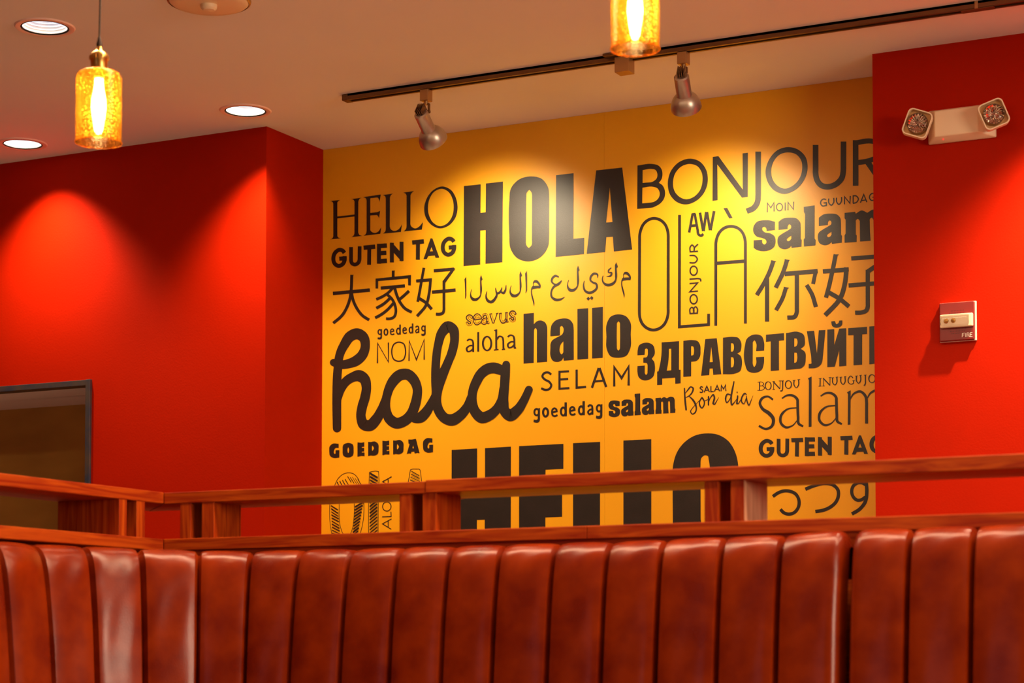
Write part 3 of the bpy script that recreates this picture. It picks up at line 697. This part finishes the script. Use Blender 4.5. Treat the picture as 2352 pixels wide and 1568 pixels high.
struct('trim_1', bm, M['ceiling'])
win = empty('window_1', (-5.8, 6.153, 1.5), None, None); win['kind'] = 'structure'
for a, b in (((OX0, 6.143, OZ1-.006), (OX1+.0, 6.20, OZ1+.016)), ((OX1-.012, 6.141, OZ0), (OX1+.010, 6.20, OZ1+.017)), ((OX0-.012, 6.141, OZ0), (OX0+.010, 6.20, OZ1+.017)), ((OX0, 6.143, OZ0-.01), (OX1, 6.20, OZ0+.012))):
    o = obj('frame_bar', mov(box(newbm(), a, b, .0015), Matrix.Translation((5.8, -6.153, -1.5))), M['frame'], win)
hood = empty('hood_panel', (-5.9, 6.62, .9), 'bronze-toned brushed metal panel behind the pass-through opening', 'panel')
obj('panel_sheet', box(newbm(), (-1.6, 0, 0), (1.6, .02, 1.5), .002), M['hood'], hood)
bm = newbm(); random.seed(3)
for k in range(9):
    x = -.1-k*.07+random.uniform(-.02, .02) if k else .05; lathe(bm, [(0, .004), (.0035, .003), (.005, 0)], 8, Matrix.Translation((x+.9-.55, 0, 1.165-k*.004+random.uniform(-.006, .006))) @ Matrix.Rotation(PI/2, 4, 'X'))
obj('rivets', bm, M['gold'], hood, kind='stuff')
# ---------------------------------------------------------------- the mural
mural = empty('wall_mural', (-3.0, MURY, 1.5), 'yellow wall mural printed with black greetings in many languages', 'mural')
def local(o, root): o.matrix_parent_inverse = Matrix.Translation(-Vector(root.location)); return o
for a, b in ((-4.162, -2.9708), (-2.9702, -1.905)):
    local(obj('mural_sheet', box(newbm(), (a, MURY-.0005, 0), (b, MURY+.002, ZC-.0005)), M['yellow'], mural), mural)
def finish_word(p, label):
    bm = newbm(); vs = [bm.verts.new(q) for q in p.v]
    for f in p.f:
        try: bm.faces.new([vs[i] for i in f])
        except ValueError: pass
    bmesh.ops.bisect_plane(bm, geom=bm.verts[:]+bm.edges[:]+bm.faces[:], plane_co=(-1.906, 0, 0), plane_no=(1, 0, 0), clear_outer=True)
    me = bpy.data.meshes.new('lettering')
    for f in bm.faces:
        f.normal_update()
        if f.normal.y > 0: f.normal_flip()
    bm.to_mesh(me); bm.free(); me.materials.append(M['ink'])
    o = bpy.data.objects.new('lettering', me); COL.objects.link(o); o.parent = mural; local(o, mural); o['label'] = label
    return o
build_words()
# ---------------------------------------------------------------- recessed ceiling lights
def downlight(x, y, label, first=None):
    if first:
        r = first.copy(); COL.objects.link(r)
        for ch in first.children:
            c = ch.copy(); COL.objects.link(c); c.parent = r
    else:
        r = empty('recessed_downlight', (0, 0, 0), label, 'ceiling light', 'recessed ceiling lights')
        obj('trim_ring', lathe(newbm(), [(.0715, .012), (.0725, -.002), (.078, -.0045), (.090, -.004), (.0935, 0), (.0935, .0005), (.078, .0005), (.0715, .012)], 48), M['trim'], r, True)
        prof = [(.0705, .001), (.0700, .004)]
        for k in range(14):
            z = .004+k*.0095; q = .0700-k*.0013; prof += [(q, z+.001), (q-.0034, z+.007), (q-.0013, z+.0085)]
        obj('reflector', lathe(newbm(), prof, 48), M['can'], r, True)
        obj('gasket', lathe(newbm(), [(.0745, -.0030), (.0715, -.0040), (.0685, -.0005), (.0705, .002), (.0745, -.0010)], 48), M['black'], r, True)
        obj('lamp', lathe(newbm(), [(.0005, .118), (.030, .120), (.052, .128)], 32), M['lamp'], r, True)
    r.location = (x, y, ZC); r['label'] = label; return r
LBL = ['large round recessed downlight nearest the top left of the ceiling', 'round recessed downlight just above the outer corner of the red wall',
       'round recessed downlight at the left edge close to the red wall', 'round recessed downlight over the right red wall', 'round recessed downlight farther left on the ceiling']
d0 = None
for (x, y, e), lb in zip(CANS, LBL):
    d = downlight(x, y, lb, d0); d0 = d0 or d
    light('SPOT', 'downlight_lamp', (x, y, ZC+.058), e, (1, .70, .42), None, spot_size=1.78, spot_blend=1.0, shadow_soft_size=.028)
# flat round speaker on the ceiling
sp = empty('ceiling_speaker', (-3.505, 4.873, ZC), 'flat round cream ceiling fixture with a small centre cap', 'ceiling fixture')
obj('base_plate', lathe(newbm(), [(.001, -.016), (.085, -.016), (.112, -.012), (.122, -.004), (.123, 0)], 48), M['cream'], sp, True)
obj('rim', lathe(newbm(), [(.119, -.009), (.124, -.006), (.1255, 0)], 48), M['gold'], sp, True)
obj('centre_cap', lathe(newbm(), [(.0005, -.034), (.018, -.032), (.024, -.026), (.025, -.016)], 24), M['cream'], sp, True)
# ---------------------------------------------------------------- track with its spotlights
TY0, TY1, TX0 = 5.918, 5.954, -3.684
tr = empty('lighting_track', (TX0, 5.936, ZC), 'long bronze lighting track along the ceiling before the mural', 'lighting track')
T_ = lambda: Matrix.Translation((-TX0, -5.936, -ZC))
obj('rail', mov(box(box(box(newbm(), (TX0, TY0, ZC-.021), (2.2, TY0+.010, ZC)), (TX0, TY1-.010, ZC-.021), (2.2, TY1, ZC)), (TX0, TY0, ZC-.008), (2.2, TY1, ZC)), T_()), M['bronze'], tr)
obj('slot', mov(box(newbm(), (TX0+.01, TY0+.0101, ZC-.0125), (2.2, TY1-.0101, ZC-.0081)), T_()), M['black'], tr, label='dark slot under the rail')
obj('end_cap', mov(box(newbm(), (TX0-.006, TY0-.001, ZC-.022), (TX0+.018, TY1+.001, ZC), .002), T_()), M['bronze'], tr)
jx = onY(2243, 15, TY0).x
obj('joiner', mov(box(newbm(), (jx-.006, TY0-.0015, ZC-.0225), (jx+.004, TY0+.008, ZC-.0005), .001), T_()), M['gold'], tr)
obj('joiner', mov(box(newbm(), (jx-.05, TY0+.002, ZC-.0235), (jx+.05, TY1-.004, ZC-.0205), .001), T_()), M['bronze'], tr)
fx0, fx1 = onY(1413, 145, TY0).x, onY(1443, 145, TY0).x
obj('power_feed', mov(box(newbm(), (fx0, TY0-.006, ZC-.062), (fx1+.004, TY1+.006, ZC-.012), .0015), T_()), M['gold'], tr)
obj('feed_plate', mov(box(newbm(), (fx0-.035, TY0-.026, ZC-.010), (fx1+.05, TY1+.02, ZC), .004), T_()), M['bronze'], tr)
def spot(tx, ty, aimpx, e, label, grp='adjustable heads on the lighting track'):
    t = empty('track_spotlight', (tx, ty, ZC), label, 'spotlight', grp)
    piv = Vector((0, 0, -.098)); aim = onY(*aimpx, MURY)-Vector((tx, ty, ZC))
    obj('adapter', box(newbm(), (-.016, -.017, -.060), (.016, .017, -.021), .002), M['gold'], t)
    obj('stem', lathe(newbm(), [(.007, -.072), (.007, -.059)], 14, None, True), M['gold'], t, True)
    d = (aim-piv).normalized(); side = d.cross(Vector((0, 0, 1))).normalized(); up = side.cross(d)
    R = Matrix((side, up, -d)).transposed().to_4x4()     # local -z looks along the beam, local y is the upper side
    # head sits below the fork; local frame: z from mouth (-) to tail (+)
    H = Matrix.Translation(piv+up*.0+Vector((0, 0, -.012))) @ R
    bm = newbm()
    for s in (-.011, .011):
        box(bm, (s-.0022, -.006, -.100), (s+.0022, .006, -.068), .001)
    tube(bm, [(-.014, 0, -.096), (.014, 0, -.096)], .0065)
    obj('yoke', bm, M['bronze'], t, True)
    hd = Matrix.Translation(piv) @ R @ Matrix.Translation((0, -.034, -.004))
    bm = lathe(newbm(), [(.001, .030), (.020, .030), (.0245, .026), (.0245, -.038), (.0255, -.040), (.0255, -.046)], 40); mov(bm, hd)
    obj('barrel', bm, M['steel'], t, True)
    bm = newbm()
    for k in range(4):
        x = -.011+k*.0073; box(bm, (x-.0016, -.012, .006), (x+.0016, .0285, .048), .0006)
    box(bm, (-.006, .004, .046), (.004, .012, .056), .001); mov(bm, hd)
    obj('cooling_fins', bm, M['bronze'], t)
    bm = newbm(); box(bm, (-.005, .022, -.012), (.005, .040, .006), .001); mov(bm, hd); obj('hinge', bm, M['bronze'], t)
    pr = [(.0255, -.042), (.031, -.046), (.040, -.056), (.0465, -.070), (.0495, -.084), (.0500, -.092), (.0488, -.092), (.0480, -.084), (.0450, -.071), (.0385, -.058), (.030, -.050), (.022, -.048)]
    bm = mov(lathe(newbm(), pr, 48), hd); obj('bell_shade', bm, M['steel'], t, True)
    bm = mov(lathe(newbm(), [(.0005, -.066), (.030, -.066), (.036, -.060)], 32), hd); obj('lamp', bm, M['lamp'], t, True)
    src = Vector((tx, ty, ZC))+(hd @ Vector((0, 0, -.074)))
    light('SPOT', 'track_lamp', src, e, (1, .80, .52), src+d, spot_size=math.radians(92), spot_blend=1, shadow_soft_size=.03)
spot(*TRACK[0][0], TRACK[0][1], TRACK[0][2], 'tilted nickel spotlight nearest the left end of the track')
spot(*TRACK[1][0], TRACK[1][1], TRACK[1][2], 'upright nickel spotlight hanging beside the right pendant lamp')
# ---------------------------------------------------------------- amber pendant lamps
def pendant(px, py, depth, label, first=None):
    p = EYE+ray(px, py)*depth
    if first:
        r = first.copy(); COL.objects.link(r)
        for ch in first.children:
            c = ch.copy(); COL.objects.link(c); c.parent = r
            for g in ch.children:
                q = g.copy(); COL.objects.link(q); q.parent = c
        r.location = p; r['label'] = label
    else:
        r = empty('pendant_lamp', p, label, 'pendant lamp', 'amber glass pendant lamps')
        Hh = .172; R_ = .0545
        pr = [(R_, 0), (R_+.0004, .004), (R_, .01), (R_, Hh-.016), (R_-.004, Hh-.006), (R_-.014, Hh), (.022, Hh+.002), (.018, Hh+.004)]
        obj('glass_shade', lathe(newbm(), pr, 64), M['amber'], r, True)
        obj('shade_lip', lathe(newbm(), [(R_-.001, 0), (R_+.0012, -.001), (R_+.0018, .0012), (R_-.001, .0022)], 64), M['amber'], r, True)
        so = obj('socket', lathe(newbm(), [(.001, Hh+.062), (.006, Hh+.060), (.008, Hh+.052), (.014, Hh+.047), (.0205, Hh+.042), (.0225, Hh+.036), (.0225, Hh+.029), (.0205, Hh+.026), (.0195, Hh+.002), (.0195, Hh-.016), (.017, Hh-.018), (.001, Hh-.018)], 36), M['brass'], r, True)
        bm = newbm()
        for k in range(20):
            a = k*PI/10; box(bm, (.0222*math.cos(a)-.0012, .0222*math.sin(a)-.0012, Hh+.028), (.0222*math.cos(a)+.0012, .0222*math.sin(a)+.0012, Hh+.037))
        obj('knurled_ring', bm, M['brass'], so)
        obj('strain_relief', lathe(newbm(), [(.001, Hh+.085), (.0035, Hh+.083), (.0072, Hh+.066), (.0065, Hh+.060)], 20), M['cord'], r, True)
        obj('bulb', lathe(newbm(), [(.0005, .020), (.006, .022), (.010, .030), (.0150, .060), (.0180, .085), (.0170, .105), (.0125, .128), (.0105, .145), (.0105, .154)], 28), M['bulb'], r, True)
        bm = tube(newbm(), [(0, 0, Hh+.08), (.002, 0, Hh+.2), (.001, 0, Hh+.35), (0, 0, ZC-p.z-.01)], .0024, 8); obj('cord', bm, M['cord'], r, True)
        obj('ceiling_canopy', lathe(newbm(), [(.001, ZC-p.z-.022), (.05, ZC-p.z-.020), (.058, ZC-p.z-.006), (.058, ZC-p.z)], 32), M['brass'], r, True)
    light('POINT', 'pendant_glow', p+Vector((0, 0, .07)), 3, (1, .50, .16), None, shadow_soft_size=.02)
    return r
p0 = pendant(226, 328, 4.81, 'amber seeded-glass pendant lamp hanging from a dark cord at the left')
p1 = pendant(1459, 113, 4.49, 'amber seeded-glass pendant lamp cut by the top edge above the mural', p0)
zc = p1.location.z
for c in p1.children:      # shorter drop: its own cord and canopy
    if c.name.startswith('cord') or c.name.startswith('ceiling_canopy'):
        c.data = c.data.copy(); dz = p0.location.z-zc
        for v in c.data.vertices:
            if c.name.startswith('ceiling') or v.co.z > .5: v.co.z += dz
# ---------------------------------------------------------------- emergency light
def rounded(bm, w, h, r, z0, z1, n=6, s2=1.0):
    pts = []
    for cx, cy, a0 in ((w/2-r, h/2-r, 0), (-w/2+r, h/2-r, PI/2), (-w/2+r, -h/2+r, PI), (w/2-r, -h/2+r, 1.5*PI)):
        for k in range(n+1):
            a = a0+k*PI/2/n; pts.append((cx+r*math.cos(a), cy+r*math.sin(a)))
    a = [bm.verts.new((x, y, z0)) for x, y in pts]; b = [bm.verts.new((x*s2, y*s2, z1)) for x, y in pts]
    for i in range(len(pts)): j = (i+1) % len(pts); bm.faces.new((a[i], a[j], b[j], b[i]))
    return a, b
WY = 6.296
em = empty('emergency_light', onY(2190, 290, WY), 'cream twin-head emergency light on the right red wall', 'emergency light')
ec = em.location.copy()
def q2(x, y, Y): v = onY(x, y, Y)-ec; return (v.x, v.z)
# body: the front plate is smaller than the back, chamfered left, right and below
bm = newbm(); dep = .052
Xl, Xr = q2(2144, 0, WY-dep)[0], q2(2243, 0, WY-dep)[0]; Zt = q2(2190, 250, WY-dep)[1]; Zb = q2(2190, 309, WY-dep)[1]
fr = [(Xl, Zb), (Xr, Zb), (Xr, Zt), (Xl, Zt)]
X0, X1, Z0, Z1 = q2(2129, 0, WY-.012)[0], q2(2284, 0, WY-.012)[0], q2(2200, 324, WY-.012)[1], q2(2200, 247, WY-.012)[1]
bk = [(X0, Z0), (X1, Z0), (X1, Z1), (X0, Z1)]
f_ = [bm.verts.new((x, -dep, z)) for x, z in fr]; b_ = [bm.verts.new((x, -.012, z)) for x, z in bk]; c_ = [bm.verts.new((x, 0, z)) for x, z in bk]
bm.faces.new(f_)
for P_, Q_ in ((f_, b_), (b_, c_)):
    for i in range(4): bm.faces.new((P_[i], P_[(i+1) % 4], Q_[(i+1) % 4], Q_[i]))
bm.faces.new(c_[::-1]); bmesh.ops.recalc_face_normals(bm, faces=bm.faces)
bmesh.ops.bevel(bm, geom=bm.edges[:], offset=.004, segments=3, affect='EDGES', profile=.5)
obj('housing', bm, M['cream'], em, True)
tx, tz = q2(2167, 319, WY-.035)
obj('test_button', lathe(newbm(), [(.0005, .003), (.002, .002), (.0024, 0)], 12, Matrix.Translation((tx, -.0372, tz-.002)) @ Matrix.Rotation(PI*.65, 4, 'X')), M['led'], em, label='red test lamp')
def ehead(px, py, roll, yaw):
    c = onY(px, py, WY-.062)-ec
    Rm = Matrix.Translation(c) @ Matrix.Rotation(yaw, 4, 'Z') @ Matrix.Rotation(PI/2, 4, 'X') @ Matrix.Rotation(roll, 4, 'Z') @ Matrix.Scale(1.22, 4)   # local +z -> world -y
    bm = newbm(); a, b = rounded(bm, .066, .070, .013, 0, .020); c1, c2 = rounded(bm, .060, .064, .011, .020, .005)
    for i in range(len(a)): j = (i+1) % len(a); bm.faces.new((b[i], b[j], c1[j], c1[i]))
    d1, d2 = rounded(bm, .066, .070, .013, 0, -.020, s2=.55)
    bm.faces.new(d2[::-1]); mov(bm, Rm); h = obj('lamp_head', bm, M['cream'], em, True)
    bm = newbm(); c1, c2 = rounded(bm, .061, .065, .011, .0052, .0054); bm.faces.new(c2)
    obj('bezel', mov(bm, Rm), M['gold'], h)
    bm = newbm(); nn = 40; rr = []
    for k, (r, z) in enumerate(((.0272, .018), (.0262, .0195), (.0235, .0150), (.0180, .0105), (.0120, .0080), (.0050, .0070))):
        rr.append([bm.verts.new((r*math.cos(2*PI*i/nn), r*math.sin(2*PI*i/nn), z+(.0011 if i % 2 and 1 < k < 5 else 0))) for i in range(nn)])
    for A_, B_ in zip(rr, rr[1:]):
        for i in range(nn): bm.faces.new((A_[i], A_[(i+1) % nn], B_[(i+1) % nn], B_[i]))
    bm.faces.new(rr[-1]); obj('reflector', mov(bm, Rm), M['chrome'], h)
    obj('reflector_collar', mov(lathe(newbm(), [(.0273, .005), (.0276, .018), (.0268, .0192)], 32), Rm), M['gold'], h, True)
    obj('bulb', mov(lathe(newbm(), [(.0005, .020), (.003, .0185), (.0045, .014), (.0035, .008)], 14), Rm), M['chrome'], h, True)
    pr = [(.0262*math.sin(a*PI/16), .0190+.0085*math.cos(a*PI/16)) for a in range(0, 9)]; pr[0] = (.0004, pr[0][1])
    obj('lens', mov(lathe(newbm(), pr, 32), Rm), M['clear'], h, True)
    bm = newbm(); lathe(bm, [(.009, -.030), (.011, -.018), (.011, -.008)], 18, None, True); obj('swivel', mov(bm, Rm), M['cream'], em, True)
ehead(2108, 287, math.radians(-20), math.radians(12)); ehead(2281, 266, math.radians(22), math.radians(20))
# ---------------------------------------------------------------- fire strobe
st = empty('fire_alarm_strobe', onY(2199, 737, WY), 'small dark red fire alarm strobe with a clear lens bar on the right wall', 'fire alarm')
sc_ = st.location.copy(); SD = .022
a0 = onY(2157, 697, WY-SD)-sc_; a1 = onY(2238, 779, WY-SD)-sc_
obj('back_box', box(newbm(), (a0.x-.001, -.010, a1.z-.001), (a1.x+.003, 0, a0.z+.002), .001), M['trim'], st, label='pale mounting edge')
obj('faceplate', box(newbm(), (a0.x, -SD, a1.z), (a1.x, -.009, a0.z), .003), M['firered'], st)
bm = newbm()
for r_, (y0, n0) in enumerate(((713, 9), (718, 11), (723, 11), (750, 13), (755, 12), (760, 10), (765, 8))):
    for k in range(n0):
        g = onY(2199+(k-(n0-1)/2)*3.5, y0-(k-(n0-1)/2)*.3, WY-SD)-sc_
        lathe(bm, [(.0005, 0), (.0013, .0002)], 6, Matrix.Translation((g.x, -SD-.0003, g.z)) @ Matrix.Rotation(PI/2, 4, 'X'))
obj('sounder_holes', bm, M['black'], st, kind='stuff')
b0 = onY(2157, 723, WY-SD-.02)-sc_; b1 = onY(2230, 747, WY-SD-.02)-sc_
lb = obj('strobe_housing', box(newbm(), (b0.x, -SD-.013, b1.z), (b1.x+.003, -SD+.002, b0.z+.001), .003), M['cream'], st)
obj('strobe_lens', box(newbm(), (b0.x+.004, -SD-.026, b1.z+.005), (b1.x-.007, -SD-.0125, b0.z-.003), .004), M['clear'], st, True)
bm = newbm()
for k in range(2): lathe(bm, [(.0075, .001), (.0055, .0045), (.001, .0055)], 18, Matrix.Translation((b0.x+.022+k*.022, -SD-.0135, (b0.z+b1.z)/2)) @ Matrix.Rotation(PI/2, 4, 'X'))
obj('flash_reflector', bm, M['brass'], st, True)
p = Print(); old = MURY; MURY = WY-SD-.0002+.0012
p.add("""
S8 849,745 852,688 888,683
S8 850,715 882,711
S9 902,742 904,682
S8 922,740 924,680 945,680~ 950,695~ 940,708~ 924,712
S8 938,710 956,737
S8 1003,676 968,679 966,737 1004,733
S8 966,706 998,703""", (2080, 660, 6.533)); MURY = old
obj('fire_lettering', ([tuple(v-sc_) for v in p.v], [], p.f), M['white'], st, label='white letters reading FIRE')
# ---------------------------------------------------------------- shelf on top of the seat backs
def board(root, name, pts, z0, z1, m, bev=.002, **t): return local(obj(name, prism(newbm(), pts, z0, z1, bev), m, root, **t), root)
YF, XF, DP = 4.30, -3.225, .205
ZT0, ZT1, ZL0, ZL1 = 1.397, 1.427, 1.273, 1.304
sh = empty('back_shelf', (-1.5, YF, ZL0), 'long stained pine two-tier shelf rail crossing before the mural', 'shelf')
board(sh, 'top_board', [(XF, YF), (-2.436, YF), (-2.436, YF+DP), (XF-DP, YF+DP)], ZT0-.001, ZT1-.001, M['woodX'])
board(sh, 'top_board', [(-2.434, YF-.003), (1.2, YF-.003), (1.2, YF+DP), (-2.434, YF+DP)], ZT0, ZT1+.0015, M['woodX'])
board(sh, 'lower_board', [(XF, YF), (-2.0, YF), (-2.0, YF+DP), (XF-DP, YF+DP)], ZL0, ZL1, M['woodX'])
board(sh, 'lower_board', [(-1.999, YF), (1.2, YF), (1.2, YF+DP), (-1.999, YF+DP)], ZL0, ZL1, M['woodX'])
for a, b, d, mm, lab in ((-3.174, -3.141, .15, 'woodZ', None), (-3.105, -3.067, .125, 'woodZ', None), (-2.510, -2.479, .15, 'woodZ', None), (-2.444, -2.407, .13, 'woodZ', None),
                         (-1.703, -1.670, .15, 'woodZ', None), (-1.639, -1.606, .155, 'woodZ', 'pale'), (-.80, -.767, .15, 'woodZ', None), (-.736, -.703, .15, 'woodZ', None)):
    o = board(sh, 'divider_board', [(a, YF+.0015), (b, YF+.0015), (b, YF+d), (a, YF+d)], ZL1-.001, ZT0+.0005, M[mm], .001)
    if lab:
        o.data.materials.append(M['pale']); o['label'] = 'divider with a pale bare side'
        for f in o.data.polygons:
            if f.normal.x > .9: f.material_index = 1
ws = empty('side_shelf', (XF, 3.4, ZL0), 'brighter orange pine shelf rail angled off at the left corner', 'shelf')
board(ws, 'top_board', [(XF, YF-.0015), (XF-DP, YF+DP-.0015), (XF-DP, 2.3), (XF, 2.3)], ZT0, ZT1, M['woodY'])
board(ws, 'lower_board', [(XF, YF-.0015), (XF-DP, YF+DP-.0015), (XF-DP, 2.3), (XF, 2.3)], ZL0, ZL1, M['woodY'])
for a, b in ((4.114, 4.146), (4.186, 4.221), (3.10, 3.132), (3.165, 3.20)):
    board(ws, 'divider_board', [(XF-.0015, a), (XF-.0015, b), (XF-.2, b), (XF-.2, a)], ZL1-.001, ZT0+.0005, M['woodZ'], .001)
struct('wall_partition', box(newbm(), (XF-DP+.01, YF+.012, 0), (1.2, YF+DP-.01, ZL0-.0005)), M['woodX'])
struct('wall_side_partition', box(newbm(), (XF-DP+.01, 2.3, 0), (XF-.075, YF+.0118, ZL0-.0005)), M['woodX'])
# ---------------------------------------------------------------- channelled leather seat backs
RA, CX, YR = .5, -2.72, 4.235; LA = RA*PI/2; CYc = YR-RA
def pth(s, n):
    if s < 0: return (CX-RA+n, CYc+s)
    if s < LA: a = s/RA; r = RA-n; return (CX-r*math.cos(a), CYc+r*math.sin(a))
    return (CX+s-LA, YR-n)
SEAM = [0.028, 0.185, 0.333, 0.486, 0.625, 0.768, 0.915, 1.053, 1.195, 1.329, 1.471, 1.607, 1.74, 1.885, 2.022, 2.175, 2.311, 2.447]
ZTOP = [1.262, 1.264, 1.262, 1.2593, 1.2565, 1.2593, 1.2574, 1.2583, 1.2574, 1.2574, 1.2583, 1.2574, 1.2593, 1.262, 1.263, 1.2697, 1.2688, 1.2707]
SEAM = [SEAM[0]-.148*k for k in range(9, 0, -1)]+SEAM+[SEAM[-1]+.136*k for k in range(1, 17)]
ZTOP = [1.262]*9+ZTOP+[1.271]*16
MAJ = 9+15                                    # the seam where two seat backs meet
PROF = [(-.062, -.10, 0), (-.058, -.045, .1), (-.042, -.016, .3), (-.020, -.003, .5), (0, 0, .6), (.018, -.004, .7), (.034, -.016, .8), (.044, -.034, .9), (.051, -.060, 1), (.058, -.10, 1), (.066, -.16, 1), (.075, -.25, 1), (.084, -.36, 1), (.094, -.48, 1), (.10, -.60, 1), (.106, -.74, 1)]
PROF = [tuple(q) for q in catmull([tuple(map(float, q)) for q in PROF], False, 3)]
def channel(k):
    s0, s1 = SEAM[k], SEAM[k+1]; nu = 16; rnd = random.Random(k); skew = rnd.uniform(-.25, .25); amp = rnd.uniform(.85, 1.1)
    cl = .006 if k == MAJ-1 or k == MAJ else 0
    v, f = [], []
    for j, (n, dz, a) in enumerate(PROF):
        for i in range(nu+1):
            t = i/nu; u = 2*t-1
            e = 1-abs(u)**3.4                      # flat middle, quick fall into the seam
            tight = max(0, 1-((dz+.07)/.055)**2) if dz < 0 else 0
            s = s0+(s1-s0)*t
            if k == MAJ-1 and t > .8: s -= cl*(t-.8)/.2
            if k == MAJ and t < .2: s += cl*(.2-t)/.2
            bul = (.0012+.0095*a*a)*amp*e*(1+skew*u*.5)-.016*a*(abs(u)**26)-.0012*abs(u)**26
            if (k == MAJ-1 and u > .5) or (k == MAJ and u < -.5): bul -= .022*((abs(u)-.5)*2)**3
            nn, zz = n, dz
            # move along the local normal of the profile
            jn = min(j+1, len(PROF)-1); jp = max(j-1, 0)
            tn, tz = PROF[jn][0]-PROF[jp][0], PROF[jn][1]-PROF[jp][1]; L = math.hypot(tn, tz)
            nn += -tz/L*bul; zz += tn/L*bul
            nn += .0009*math.sin(9*t+j*.7+k)*e*(1 if -.3 < dz < -.02 else .3)
            x, y = pth(s, nn); z = ZTOP[k]*(1-t)+ZTOP[k+1]*t+zz-.002
            v.append((x, y, z))
    m = nu+1
    for j in range(len(PROF)-1):
        for i in range(nu): f.append((j*m+i, j*m+i+1, (j+1)*m+i+1, (j+1)*m+i))
    return v, f
for lo, hi, lab in ((0, MAJ, 'long curved red-brown leather seat back wrapping the left corner'), (MAJ, len(SEAM)-1, 'second red-brown leather seat back at the lower right')):
    x, y = pth((SEAM[lo]+SEAM[hi])/2, .1)
    bo = empty('booth_seat', (x, y, 0), lab, 'booth seat', 'channelled leather booth seats')
    for k in range(lo, hi):
        v, f = channel(k); local(obj('back_channel', (v, [], f), M['leather'], bo, True), bo)
    bm = newbm(); ns = 40
    rows = []
    for i in range(ns+1):
        s = SEAM[lo]+(SEAM[hi]-SEAM[lo])*i/ns
        rows.append([bm.verts.new((*pth(s, min(n, .49) if 0 < s < LA else n), z)) for n, z in ((.03, .46), (.10, .485), (.47, .475), (.495, .45), (.495, .36), (.03, .36))])
    for a, b in zip(rows, rows[1:]):
        for i in range(6): bm.faces.new((a[i], a[(i+1) % 6], b[(i+1) % 6], b[i]))
    bm.faces.new(rows[0]); bm.faces.new(rows[-1][::-1])
    local(obj('seat_cushion', bm, M['leather'], bo, True), bo)
    bm = newbm(); rows = []
    for i in range(ns+1):
        s = SEAM[lo]+(SEAM[hi]-SEAM[lo])*i/ns
        rows.append([bm.verts.new((*pth(s, n), z)) for n, z in ((.03, .361), (.42, .361), (.42, 0), (.03, 0))])
    for a, b in zip(rows, rows[1:]):
        for i in range(4): bm.faces.new((a[i], a[(i+1) % 4], b[(i+1) % 4], b[i]))
    bm.faces.new(rows[0]); bm.faces.new(rows[-1][::-1])
    local(obj('plinth', bm, M['woodX'], bo), bo)
